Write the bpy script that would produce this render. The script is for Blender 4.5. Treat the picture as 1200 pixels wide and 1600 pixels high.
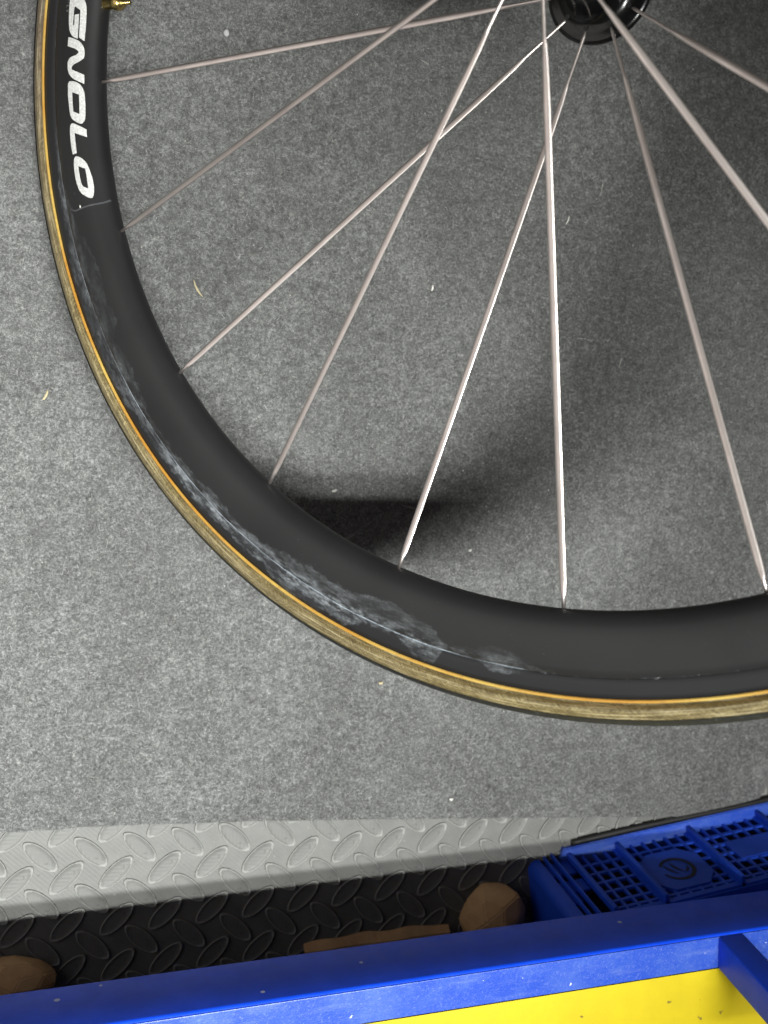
import bpy, bmesh, math, random
import numpy as np
from mathutils import Vector, Matrix
from mathutils.geometry import delaunay_2d_cdt, tessellate_polygon

random.seed(4); rng = np.random.default_rng(4)
for o in list(bpy.data.objects): bpy.data.objects.remove(o)
SC = bpy.context.scene
COL = SC.collection
PI = math.pi

# ------------------------------------------------------------------ camera
# world: z = 0 is the felt covered floor, +Y is up the picture; W holds the floor axes seen from the camera
W = Matrix(((0.9580475, -0.0214355, 0.2858066), (0.0, -0.9971993, -0.0747899), (0.2866093, 0.0716523, -0.9553644)))
FLOOR_DEPTH = 0.7345                     # metres from the lens to the floor along the optical axis
ORG = Vector((0, 0, FLOOR_DEPTH))
FPX = 1750.28                            # focal length in pixels of a 1200 x 1600 picture
def c2w(c): return W @ (Vector(c) - ORG)
cam_d = bpy.data.cameras.new('camera'); cam = bpy.data.objects.new('camera', cam_d); COL.objects.link(cam)
cam_d.sensor_fit = 'VERTICAL'; cam_d.sensor_height = 24; cam_d.lens = FPX / 1600 * 24
cam_d.clip_start = 0.01; cam_d.clip_end = 50
right = W @ Vector((1, 0, 0)); up = W @ Vector((0, -1, 0)); back = W @ Vector((0, 0, -1))
M = Matrix((right, up, back)).transposed().to_4x4(); M.translation = c2w((0, 0, 0)); cam.matrix_world = M
cam_d.dof.use_dof = True; cam_d.dof.focus_distance = 0.60; cam_d.dof.aperture_fstop = 7.0
SC.camera = cam

# ------------------------------------------------------------------ light
SC.view_settings.view_transform = 'Standard'; SC.view_settings.look = 'None'
SC.view_settings.exposure = 0.0; SC.view_settings.gamma = 1.0
world = bpy.data.worlds.new('World'); SC.world = world; world.use_nodes = True
bg = world.node_tree.nodes['Background']
bg.inputs['Color'].default_value = (1.0, 0.86, 0.78, 1); bg.inputs['Strength'].default_value = 0.055

def area_lamp(name, loc, target, sx, sy, power, color=(1, 1, 1), yaw=0.0):
    d = bpy.data.lights.new(name, 'AREA'); d.shape = 'RECTANGLE'; d.size = sx; d.size_y = sy
    d.energy = power; d.color = color
    o = bpy.data.objects.new(name, d); COL.objects.link(o)
    o.location = loc
    z = (Vector(loc) - Vector(target)).normalized()
    x = Vector((math.cos(yaw), math.sin(yaw), 0)); x = (x - z * x.dot(z)).normalized(); y = z.cross(x)
    m = Matrix((x, y, z)).transposed().to_4x4(); m.translation = loc; o.matrix_world = m
    return o
# twin ceiling tubes, lengthwise along X; spread narrowed to shape a pool of light
for ty_, pw_ in ((-0.34, 4.5), (-0.235, 3.8)):
    tb = area_lamp('ceiling_tube', (-0.24, ty_, 1.75), (-0.34, -0.07 + (ty_ + .28) * .5, 0), 1.0, 0.030, pw_, (0.985, 1.0, 0.965), math.radians(-2))
    tb.data.spread = math.radians(47)
# soft area light added on the left, gives the spokes their highlights
area_lamp('side_window_light', (-1.15, 0.10, 0.62), (0.0, 0.0, 0.1), 1.3, 0.8, 3.4, (1.0, 0.94, 0.89), math.radians(-80))

# ------------------------------------------------------------------ helpers
def link(name, me, mat=None, parent=None, label=None, cat=None, group=None, kind=None):
    o = bpy.data.objects.new(name, me); COL.objects.link(o)
    if mat is not None and me is not None and not me.materials: me.materials.append(mat)
    if parent is not None: o.parent = parent
    if label: o['label'] = label
    if cat: o['category'] = cat
    if group: o['group'] = group
    if kind: o['kind'] = kind
    return o
def mesh(name, v, f, smooth=False):
    me = bpy.data.meshes.new(name); me.from_pydata([tuple(p) for p in v], [], f); me.update()
    bm = bmesh.new(); bm.from_mesh(me); bmesh.ops.recalc_face_normals(bm, faces=bm.faces); bm.to_mesh(me); bm.free()
    if smooth: me.polygons.foreach_set('use_smooth', [True] * len(me.polygons))
    return me
def floor_pt(px, py, h=0.0):
    """the point at height h above the floor that is seen at (px, py) of the 1200 x 1600 photograph"""
    d = W @ Vector(((px - 600) / FPX, (py - 800) / FPX, 1)); o = c2w((0, 0, 0))
    return o + d * ((h - o.z) / d.z)
def box(bm, lo, hi, bev=0.0):
    r = bmesh.ops.create_cube(bm, size=1)
    vs = r['verts']
    for v in vs:
        v.co = Vector([lo[i] if v.co[i] < 0 else hi[i] for i in range(3)])
    if bev:
        es = list({e for v in vs for e in v.link_edges})
        bmesh.ops.bevel(bm, geom=es, offset=bev, segments=3, profile=0.5, affect='EDGES')
def bm_mesh(name, bm, smooth=False):
    bmesh.ops.recalc_face_normals(bm, faces=bm.faces)
    me = bpy.data.meshes.new(name); bm.to_mesh(me); bm.free()
    if smooth: me.polygons.foreach_set('use_smooth', [True] * len(me.polygons))
    return me
def box_mesh(name, lo, hi, bev=0.0, smooth=False):
    bm = bmesh.new(); box(bm, lo, hi, bev); return bm_mesh(name, bm, smooth)
def lathe(name, prof, n=96, a0=0.0, a1=2 * PI, closed=False, smooth=True, axis='z'):
    full = abs(a1 - a0 - 2 * PI) < 1e-6; m = n if full else n + 1
    v = []; f = []; k = len(prof)
    for i in range(m):
        a = a0 + (a1 - a0) * i / n; c, s = math.cos(a), math.sin(a)
        for r, z in prof: v.append((r * c, r * s, z))
    for i in range(n):
        j = (i + 1) % m
        for q in range(k if closed else k - 1):
            p = (q + 1) % k
            f.append((i * k + q, j * k + q, j * k + p, i * k + p))
    return mesh(name, v, f, smooth)

# ------------------------------------------------------------------ node helpers
class NT:
    def __init__(s, name):
        s.m = bpy.data.materials.new(name); s.m.use_nodes = True; s.t = s.m.node_tree; s.n = s.t.nodes
        s.b = s.n['Principled BSDF']
    def add(s, typ, **kw):
        n = s.n.new(typ)
        for k, v in kw.items():
            if k.startswith('i_'): 
                key = k[2:]; key = int(key) if key.isdigit() else key.replace('_', ' ')
                if hasattr(v, 'node') : s.t.links.new(v, n.inputs[key])
                else: n.inputs[key].default_value = v
            else: setattr(n, k, v)
        return n
    def link(s, a, b): s.t.links.new(a, b)
    def math(s, op, a, b=None, c=None, clamp=False):
        n = s.n.new('ShaderNodeMath'); n.operation = op; n.use_clamp = clamp
        for i, x in enumerate((a, b, c)):
            if x is None: continue
            if hasattr(x, 'node'): s.link(x, n.inputs[i])
            else: n.inputs[i].default_value = x
        return n.outputs[0]
    def obj(s): return s.add('ShaderNodeTexCoord').outputs['Object']
    def noise(s, vec, scale, detail=4, rough=0.6, dim='3D'):
        n = s.add('ShaderNodeTexNoise', noise_dimensions=dim); n.inputs['Scale'].default_value = scale
        n.inputs['Detail'].default_value = detail; n.inputs['Roughness'].default_value = rough
        if vec is not None: s.link(vec, n.inputs['Vector'])
        return n.outputs['Fac']
    def ramp(s, fac, stops):
        n = s.add('ShaderNodeValToRGB'); s.link(fac, n.inputs[0]); e = n.color_ramp.elements
        while len(e) < len(stops): e.new(0.5)
        for q, (p, c) in zip(e, stops):
            q.position = p; q.color = (*c, 1) if len(c) == 3 else c
        return n.outputs['Color']
    def step(s, x, lo, hi):
        n = s.add('ShaderNodeMapRange', interpolation_type='SMOOTHSTEP'); s.link(x, n.inputs['Value'])
        n.inputs['From Min'].default_value = lo; n.inputs['From Max'].default_value = hi
        return n.outputs['Result']
    def mix(s, f, a, b):
        n = s.add('ShaderNodeMix', data_type='RGBA')
        for key, x in (('Factor', f), ('A', a), ('B', b)):
            sock = [q for q in n.inputs if q.name == key and (q.type == 'RGBA' or key == 'Factor' and q.type == 'VALUE')][0]
            if hasattr(x, 'node'): s.link(x, sock)
            elif isinstance(x, (int, float)): sock.default_value = x
            else: sock.default_value = (*x, 1)
        return [q for q in n.outputs if q.type == 'RGBA'][0]
    def bump(s, h, strength=0.5, dist=0.001, prev=None):
        n = s.add('ShaderNodeBump'); n.inputs['Strength'].default_value = strength; n.inputs['Distance'].default_value = dist
        s.link(h, n.inputs['Height'])
        if prev is not None: s.link(prev, n.inputs['Normal'])
        s.link(n.outputs[0], s.b.inputs['Normal']); return n.outputs[0]
    def set(s, **kw):
        for k, v in kw.items():
            key = k.replace('_', ' ')
            if hasattr(v, 'node'): s.link(v, s.b.inputs[key])
            elif isinstance(v, tuple) and len(v) == 3 and key in ('Base Color', 'Specular Tint', 'Coat Tint', 'Sheen Tint'): s.b.inputs[key].default_value = (*v, 1)
            else: s.b.inputs[key].default_value = v
        return s.m

# ------------------------------------------------------------------ materials
def m_carpet():
    t = NT('grey_felt'); o = t.obj()
    big = t.noise(o, 9, 3, .5); mid = t.noise(o, 170, 3, .6); fine = t.noise(o, 560, 4, .75); vf = t.noise(o, 1300, 2, .7)
    x = t.math('ADD', t.math('MULTIPLY', mid, .20), t.math('MULTIPLY', fine, .45))
    x = t.math('ADD', x, t.math('MULTIPLY', vf, .35))
    blot = t.noise(o, 38, 5, .6)
    x = t.math('ADD', x, t.math('MULTIPLY', t.math('SUBTRACT', big, .5), .14)); x = t.math('ADD', x, t.math('MULTIPLY', t.math('SUBTRACT', blot, .5), .07))
    c = t.ramp(x, [(.36, (.036, .036, .035)), (.5, (.112, .114, .112)), (.64, (.29, .295, .29))])
    h = t.math('ADD', t.math('MULTIPLY', mid, .5), fine)
    t.bump(h, .8, .0012)
    return t.set(Base_Color=c, Roughness=.95, Sheen_Weight=.15, Specular_IOR_Level=.2)
def m_fibre():
    t = NT('felt_fibre'); a = t.add('ShaderNodeAttribute', attribute_name='tone').outputs['Fac']
    c = t.ramp(a, [(0, (.04, .04, .039)), (.55, (.13, .132, .13)), (.9, (.30, .30, .295)), (1, (.5, .5, .48))])
    return t.set(Base_Color=c, Roughness=.8, Specular_IOR_Level=.3)
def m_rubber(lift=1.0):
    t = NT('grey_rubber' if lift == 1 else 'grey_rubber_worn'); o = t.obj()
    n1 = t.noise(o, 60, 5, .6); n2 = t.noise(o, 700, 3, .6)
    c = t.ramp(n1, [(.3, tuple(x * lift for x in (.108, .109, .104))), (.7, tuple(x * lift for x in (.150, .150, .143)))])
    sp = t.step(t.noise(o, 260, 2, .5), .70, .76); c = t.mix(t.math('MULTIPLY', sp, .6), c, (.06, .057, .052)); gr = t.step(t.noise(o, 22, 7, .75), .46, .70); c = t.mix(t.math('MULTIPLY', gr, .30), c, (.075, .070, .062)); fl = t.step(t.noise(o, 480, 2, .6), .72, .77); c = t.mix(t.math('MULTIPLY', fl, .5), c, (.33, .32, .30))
    w = t.add('ShaderNodeTexWave', wave_type='BANDS', bands_direction='DIAGONAL'); w.inputs['Scale'].default_value = 190
    w.inputs['Distortion'].default_value = .4; t.link(o, w.inputs['Vector'])
    t.bump(t.math('ADD', t.math('MULTIPLY', w.outputs['Fac'], .35), t.math('MULTIPLY', n2, .8)), .32, .0004)
    return t.set(Base_Color=c, Roughness=t.math('ADD', t.math('MULTIPLY', n1, .25), .42), Specular_IOR_Level=.35)
def m_blue(name, base=(.003, .052, .62), rough=.42, spots=True):
    t = NT(name); o = t.obj()
    n = t.noise(o, 25, 5, .65); c = t.mix(t.step(n, .35, .75), base, tuple(x * 1.25 + .004 for x in base))
    if spots:
        v = t.add('ShaderNodeTexVoronoi', feature='F1'); v.inputs['Scale'].default_value = 85; t.link(o, v.inputs['Vector'])
        rnd = t.add('ShaderNodeSeparateColor'); t.link(v.outputs['Color'], rnd.inputs[0])
        lim = t.math('MULTIPLY', t.math('POWER', rnd.outputs[0], 9), .16)
        sp = t.math('LESS_THAN', v.outputs['Distance'], lim)
        dust = t.step(t.noise(o, 900, 3, .8), .66, .78)
        c = t.mix(t.math('MULTIPLY', sp, .75), c, (.55, .58, .66))
        c = t.mix(t.math('MULTIPLY', dust, .40), c, (.30, .38, .66))
        sc = t.noise(o, 45, 6, .7); c = t.mix(t.math('MULTIPLY', t.step(sc, .62, .72), .35), c, (.12, .14, .2))
    rr = t.math('ADD', t.math('MULTIPLY', t.noise(o, 90, 5, .7), .3), rough - .12)
    t.bump(t.noise(o, 600, 3, .6), .15, .0003)
    return t.set(Base_Color=c, Roughness=rr, Specular_IOR_Level=.22)
def m_yellow():
    t = NT('yellow_plastic'); o = t.obj()
    n = t.noise(o, 18, 6, .7); c = t.mix(t.step(n, .3, .7), (.50, .385, .003), (.58, .455, .004))
    s = t.add('ShaderNodeMapping'); s.inputs['Scale'].default_value = (60, 260, 60); t.link(o, s.inputs['Vector'])
    st = t.step(t.noise(s.outputs[0], 1, 6, .8), .62, .8); c = t.mix(t.math('MULTIPLY', st, .45), c, (.33, .21, .008))
    v = t.step(t.noise(o, 170, 2, .5), .72, .76); c = t.mix(t.math('MULTIPLY', v, .8), c, (.12, .09, .02))
    t.bump(t.noise(o, 500, 3, .6), .2, .0003)
    return t.set(Base_Color=c, Roughness=.42)

PH = (183.0, 277.0)          # the stretch of rim (degrees round the wheel) that carries dried sealant
# angle, outer radius, inner radius, strength of the dried sealant band
def polar_nodes(t):
    o = t.obj(); s = t.add('ShaderNodeSeparateXYZ'); t.link(o, s.inputs[0])
    x, y = s.outputs['X'], s.outputs['Y']
    phi = t.math('ADD', t.math('DEGREES', t.math('ARCTAN2', t.math('MULTIPLY', y, -1), t.math('MULTIPLY', x, -1))), 180.0)
    r = t.math('SQRT', t.math('ADD', t.math('MULTIPLY', x, x), t.math('MULTIPLY', y, y)))
    return o, phi, r, s.outputs['Z']
RESIDUE = [(a, b, c + (.0022 if 240 < a < 262 else 0), d * (1.2 if 225 < a < 262 else .6)) for a, b, c, d in [(183, 0.3103, 0.3095, 0), (187, 0.3103, 0.3093, 0.0), (190.1, 0.3118, 0.3082, 0.4), (193.5, 0.3129, 0.3093, 0.7), (196.3, 0.3132, 0.3053, 0.5), (198.4, 0.3136, 0.3045, 0.4), (201.0, 0.316, 0.299, 0.45), (203.6, 0.3184, 0.2948, 0.55), (205.5, 0.3181, 0.2949, 0.5), (207.8, 0.317, 0.2977, 0.35), (210.2, 0.3175, 0.295, 0.45), (211.7, 0.3175, 0.3036, 0.3), (214.3, 0.3182, 0.2994, 0.55), (216.4, 0.3175, 0.3016, 0.7), (218.1, 0.3175, 0.3023, 0.75), (220.2, 0.3151, 0.3046, 0.5), (222.9, 0.3148, 0.3061, 0.45), (226.3, 0.3148, 0.3063, 0.5), (229.4, 0.3148, 0.3052, 0.55), (232.2, 0.3148, 0.303, 0.55), (234.8, 0.3148, 0.3042, 0.6), (237.8, 0.3148, 0.3063, 0.5), (240.8, 0.3148, 0.3023, 0.5), (243.2, 0.3185, 0.2979, 0.55), (246.3, 0.3185, 0.2976, 0.6), (248.7, 0.3177, 0.2977, 0.65), (251.5, 0.317, 0.2973, 0.7), (253.4, 0.311, 0.2946, 0.5), (256.0, 0.3111, 0.2941, 0.5), (258.6, 0.3185, 0.2964, 0.5), (260.5, 0.3172, 0.3007, 0.45), (261.3, 0.3079, 0.3042, 0.25), (264.1, 0.3099, 0.3034, 0.3), (265.6, 0.3137, 0.3006, 0.45), (267.6, 0.3133, 0.3035, 0.6), (269.6, 0.3095, 0.307, 0.2), (272, 0.3099, 0.3097, 0), (277, 0.3099, 0.3097, 0)]]
# outlines of the letters of the rim lettering: (angle in degrees round the wheel, radius in mm)
LETTERS = {
    'G': ([(174.05, 298.69), (173.86, 295.54), (174.13, 291.26), (174.61, 288.49), (175.42, 287.42), (177.03, 287.16), (178.86, 287.46), (178.41, 290.84), (177.19, 290.73), (175.54, 291.0), (175.09, 294.86), (175.42, 295.31), (177.05, 295.28), (177.1, 294.44), (175.99, 294.58), (175.93, 291.6), (176.72, 291.51), (178.56, 291.6), (178.3, 294.78), (177.74, 297.44), (176.82, 298.66), (175.48, 299.22), (174.37, 299.28)], None),
    'N': ([(178.27, 298.48), (178.54, 293.89), (178.91, 290.12), (179.43, 287.96), (180.14, 287.18), (180.71, 287.58), (181.04, 290.13), (181.32, 294.18), (181.63, 295.38), (181.81, 294.97), (182.52, 287.26), (183.51, 287.34), (182.9, 293.37), (182.26, 297.02), (181.54, 298.42), (180.86, 298.31), (180.47, 296.31), (180.29, 292.25), (180.05, 290.67), (179.86, 291.11), (179.57, 293.61), (179.22, 298.77)], None),
    'O1': ([(183.81, 298.22), (183.33, 298.31), (183.0, 297.14), (183.13, 293.23), (183.57, 289.62), (184.35, 287.56), (185.64, 287.16), (186.91, 287.39), (187.53, 287.91), (187.82, 289.27), (187.82, 290.74), (187.46, 293.75), (187.0, 296.24), (186.39, 297.46), (185.19, 298.04), (184.49, 298.36)], [(184.24, 295.1), (184.62, 290.54), (185.5, 290.53), (186.77, 290.84), (186.34, 294.83), (185.31, 295.02)]),
    'L': ([(187.74, 297.75), (187.56, 296.67), (187.65, 294.74), (188.36, 288.91), (188.58, 287.4), (188.91, 287.41), (189.44, 287.47), (188.67, 294.97), (190.89, 294.88), (190.89, 297.86), (190.23, 298.33), (189.1, 298.54), (188.18, 298.32)], None),
    'O2': ([(191.41, 297.29), (191.22, 296.13), (191.32, 294.24), (191.76, 291.32), (192.37, 289.24), (193.22, 288.08), (194.35, 287.29), (195.42, 287.52), (196.05, 288.29), (196.28, 289.24), (196.23, 290.51), (195.68, 294.13), (195.2, 296.2), (194.54, 297.43), (193.73, 298.2), (192.87, 298.31), (192.12, 298.12)], [(192.36, 294.83), (192.86, 290.69), (193.75, 290.46), (195.14, 290.69), (194.68, 293.93), (194.15, 294.66), (193.17, 294.95)]),
}
DECAL_EDGE = [(195.33, 309.86), (195.99, 306.97), (196.4, 305.83), (196.79, 302.97), (196.88, 299.04), (196.97, 293.14), (197.11, 286.69), (197.07, 283.34), (196.85, 281.62)]
DECAL_CHIPS = [(196.65, 298.4), (195.04, 300.7)]

def float_curve(t, x, pts):
    n = t.add('ShaderNodeFloatCurve'); t.link(x, n.inputs['Value']); c = n.mapping.curves[0]
    c.points[0].location = pts[0]; c.points[-1].location = pts[-1]
    for p in pts[1:-1]: c.points.new(*p)
    for p in c.points: p.handle_type = 'VECTOR'
    n.mapping.update(); return n.outputs[0]

BRAKE_R = .3098
def m_rim():
    t = NT('matt_carbon'); o, phi, r, z = polar_nodes(t)
    u = t.math('DIVIDE', t.math('SUBTRACT', phi, PH[0]), PH[1] - PH[0], clamp=True)
    nr = lambda q: (q - .28) / .04
    uu = lambda a: (a - PH[0]) / (PH[1] - PH[0])
    rout = t.math('ADD', t.math('MULTIPLY', float_curve(t, u, [(uu(a), nr(b)) for a, b, c, d in RESIDUE]), .04), .28)
    rin = t.math('ADD', t.math('MULTIPLY', float_curve(t, u, [(uu(a), nr(c)) for a, b, c, d in RESIDUE]), .04), .28)
    st = float_curve(t, u, [(uu(a), d) for a, b, c, d in RESIDUE])
    n1 = t.math('SUBTRACT', t.noise(o, 190, 5, .65), .5); n2 = t.math('SUBTRACT', t.noise(o, 60, 3, .5), .5)
    nn = t.math('ADD', t.math('MULTIPLY', n1, .0085), t.math('MULTIPLY', n2, .0050))
    d1 = t.math('SUBTRACT', rout, r); d2 = t.math('SUBTRACT', r, rin)
    d = t.math('ADD', t.math('MINIMUM', d1, d2), nn)
    m = t.step(d, -.0003, .0016)
    edge = t.math('MULTIPLY', m, t.math('SUBTRACT', 1.0, t.step(d, .0008, .0022)))
    cv = t.add('ShaderNodeCombineXYZ'); t.link(t.math('MULTIPLY', phi, .0053 * .38), cv.inputs[0]); t.link(r, cv.inputs[1])
    cloud = t.step(t.noise(cv.outputs[0], 210, 6, .72), .40, .66); fleck = t.step(t.noise(cv.outputs[0], 900, 4, .75), .42, .68)
    near = t.math('SUBTRACT', 1.0, t.step(t.math('ABSOLUTE', t.math('SUBTRACT', r, BRAKE_R + .001)), .0008, .0075))
    dens = t.math('ADD', t.math('MULTIPLY', t.math('MULTIPLY', cloud, t.math('ADD', .35, t.math('MULTIPLY', near, 1.1))), t.math('ADD', .42, t.math('MULTIPLY', fleck, .55))), .03)
    mask = t.math('MULTIPLY', t.math('MULTIPLY', m, st), t.math('ADD', dens, t.math('MULTIPLY', edge, t.math('MULTIPLY', fleck, .22))), clamp=True)
    # the white line of sealant that has crept along the joint of the brake track
    line = t.math('SUBTRACT', 1.0, t.step(t.math('ABSOLUTE', t.math('SUBTRACT', t.math('ADD', r, t.math('MULTIPLY', n2, .0007)), BRAKE_R - .0002)), .00012, .00050))
    on = t.math('MAXIMUM', t.math('MULTIPLY', t.step(st, .12, .4), .55), t.math('MULTIPLY', t.step(t.noise(o, 210, 3, .7), .54, .66), .22))
    on = t.math('MULTIPLY', on, t.math('ADD', .35, t.step(t.noise(o, 120, 5, .7), .35, .65)), clamp=True)
    line = t.math('MULTIPLY', t.math('MULTIPLY', line, on), t.step(z, 0, .001))
    line = t.math('MULTIPLY', line, t.math('SUBTRACT', 1.0, t.math('MULTIPLY', t.step(phi, 268, 272), .8)))
    mask = t.math('MULTIPLY', mask, t.step(z, 0, .001))
    base = t.mix(t.step(t.noise(o, 14, 3, .5), .3, .7), (.0095, .0095, .0102), (.0135, .0135, .0142))
    track = t.step(r, BRAKE_R, BRAKE_R + .0004); base = t.mix(t.math('MULTIPLY', track, .5), base, (.008, .009, .011))
    c = t.mix(mask, base, (.25, .27, .29)); c = t.mix(line, c, (.38, .44, .50))
    wob = t.math('MULTIPLY', t.math('SUBTRACT', t.noise(o, 260, 5, .75), .5), .0012)
    crack = t.math('SUBTRACT', 1.0, t.step(t.math('ABSOLUTE', t.math('SUBTRACT', t.math('ADD', r, wob), BRAKE_R + .0002)), .00008, .00026))
    crack = t.math('MULTIPLY', t.math('MULTIPLY', crack, t.step(phi, 262, 270)), t.step(t.noise(o, 90, 4, .7), .34, .5))
    c = t.mix(crack, c, (.0015, .0015, .0015))
    chip = t.math('MULTIPLY', t.math('MULTIPLY', t.step(t.noise(o, 330, 3, .7), .63, .69), t.step(phi, 266, 272)), t.math('SUBTRACT', 1.0, t.step(t.math('ABSOLUTE', t.math('SUBTRACT', r, BRAKE_R - .0001)), .0001, .0006)))
    c = t.mix(t.math('MULTIPLY', chip, .5), c, (.3, .31, .33))
    dust = t.step(t.noise(o, 1100, 2, .6), .74, .80); c = t.mix(t.math('MULTIPLY', dust, .25), c, (.3, .3, .3))
    rough = t.math('ADD', t.math('MULTIPLY', t.noise(o, 70, 4, .6), .10), t.math('ADD', .42, t.math('MULTIPLY', mask, .3)))
    t.bump(t.math('ADD', t.noise(o, 1800, 2, .6), t.math('MULTIPLY', mask, 1.0)), .06, .0003)
    return t.set(Base_Color=c, Roughness=rough, Specular_IOR_Level=.44)
def m_tan():
    t = NT('tan_sidewall'); uv = t.add('ShaderNodeUVMap').outputs[0]; o, phi, r, z = polar_nodes(t)
    def thread(rot, sx, sy):
        mp = t.add('ShaderNodeMapping'); mp.inputs['Rotation'].default_value = (0, 0, math.radians(rot)); mp.inputs['Scale'].default_value = (1, 1, 1)
        t.link(uv, mp.inputs['Vector'])
        m2 = t.add('ShaderNodeMapping'); m2.inputs['Scale'].default_value = (sx, sy, 1); t.link(mp.outputs[0], m2.inputs['Vector'])
        return t.noise(m2.outputs[0], 1, 3, .6)
    a = thread(45, 4200, 160); b = thread(-45, 2600, 220)
    th = t.math('ADD', t.math('MULTIPLY', a, .65), t.math('MULTIPLY', b, .35))
    c = t.ramp(th, [(.36, (.040, .030, .014)), (.5, (.150, .116, .052)), (.64, (.38, .32, .165))])
    br = t.step(t.math('ADD', phi, t.math('MULTIPLY', t.noise(o, 30, 4, .7), 26)), 222, 186)
    c = t.mix(t.math('MULTIPLY', br, .78), c, t.ramp(th, [(.38, (.022, .016, .011)), (.64, (.16, .115, .085))]))
    su = t.add('ShaderNodeSeparateXYZ'); t.link(uv, su.inputs[0])
    groove = t.math('SUBTRACT', 1.0, t.step(t.math('ADD', su.outputs['Y'], t.math('MULTIPLY', t.noise(o, 120, 4, .7), .0016)), .0028, .0052))
    c = t.mix(t.math('MULTIPLY', groove, .85), c, (.030, .024, .010))
    dirt = t.step(t.noise(o, 42, 5, .7), .50, .72); c = t.mix(t.math('MULTIPLY', dirt, .55), c, (.07, .05, .02))
    mp = t.add('ShaderNodeMapping'); mp.inputs['Scale'].default_value = (38, 900, 1); t.link(uv, mp.inputs['Vector'])
    stk = t.noise(mp.outputs[0], 1, 5, .75)
    c = t.mix(t.math('MULTIPLY', t.step(stk, .50, .66), .65), c, (.060, .046, .022)); c = t.mix(t.math('MULTIPLY', t.step(stk, .50, .36), .45), c, (.58, .50, .31))
    t.bump(t.math('ADD', th, t.math('MULTIPLY', stk, .8)), .5, .0003)
    return t.set(Base_Color=c, Roughness=.42, Metallic=.1, Specular_IOR_Level=.5, Coat_Weight=.25, Coat_Roughness=.25)
def m_tape():
    t = NT('amber_base_tape'); o = t.obj(); n = t.noise(o, 260, 4, .7); b = t.noise(o, 16, 3, .6)
    c = t.mix(t.step(b, .35, .65), (.38, .185, .028), (.46, .32, .08)); c = t.mix(t.math('MULTIPLY', t.step(n, .5, .8), .7), c, (.22, .10, .03))
    t.bump(n, .4, .0004); return t.set(Base_Color=c, Roughness=.38)
def m_tread():
    t = NT('black_tread'); o = t.obj(); n = t.noise(o, 400, 4, .7)
    c = t.mix(t.step(n, .55, .75), (.012, .013, .012), (.07, .075, .07)); t.bump(n, .5, .0005)
    return t.set(Base_Color=c, Roughness=.6)
def m_plain(name, col, rough=.5, metal=0.0, bumpy=None, **kw):
    t = NT(name)
    if bumpy:
        o = t.obj(); n = t.noise(o, bumpy[0], 4, .65); t.bump(n, bumpy[1], bumpy[2])
        col2 = t.mix(t.step(n, .35, .7), tuple(x * .8 for x in col), tuple(min(1, x * 1.15) for x in col))
        return t.set(Base_Color=col2, Roughness=rough, Metallic=metal, **kw)
    return t.set(Base_Color=col, Roughness=rough, Metallic=metal, **kw)
def m_steel():
    t = NT('brushed_steel'); o = t.obj(); n = t.noise(o, 45, 4, .6); n2 = t.noise(o, 2500, 2, .5)
    c = t.mix(t.step(n, .35, .65), (.74, .68, .65), (.62, .56, .535)); t.bump(n2, .12, .0001)
    return t.set(Base_Color=c, Roughness=t.math('ADD', .36, t.math('MULTIPLY', n, .14)), Metallic=1.0)
def m_kraft():
    t = NT('brown_kraft_paper'); o = t.obj(); n = t.noise(o, 60, 5, .7); f = t.noise(o, 700, 3, .7)
    c = t.mix(t.step(n, .3, .7), (.42, .25, .12), (.52, .33, .17)); t.bump(t.math('ADD', n, t.math('MULTIPLY', f, .3)), .4, .001)
    return t.set(Base_Color=c, Roughness=.8)
MAT = dict(carpet=m_carpet(), fibre=m_fibre(), rubber=m_rubber(), rubber_worn=m_rubber(1.75), rim=m_rim(), tan=m_tan(), tape=m_tape(), tread=m_tread(),
           steel=m_steel(), kraft=m_kraft(), yellow=m_yellow(), blue=m_blue('blue_plastic'),
           blue2=m_blue('blue_crate_plastic', (.011, .060, .50), .45, False),
           hub=m_plain('gloss_black_hub', (.003, .003, .0032), .24, 0, None, Specular_IOR_Level=.35, Coat_Weight=.15, Coat_Roughness=.1),
           white=m_plain('white_print', (.58, .58, .57), .45, 0, (900, .1, .0002)), grey_print=m_plain('grey_print', (.12, .12, .115), .5),
           lacquer=m_plain('lacquer_edge', (.060, .062, .066), .35),
           brass=m_plain('brass', (.62, .47, .17), .28, 1.0, (500, .3, .0003)), navy=m_plain('dark_recess', (.002, .004, .02), .7),
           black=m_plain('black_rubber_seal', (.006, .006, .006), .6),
           speck=m_plain('white_speck', (.62, .61, .57), .7), straw=m_plain('straw', (.42, .36, .22), .7),
           glass=m_plain('clear_bead', (.9, .9, .9), .05, 0, None, Transmission_Weight=.6, IOR=1.45))

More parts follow.
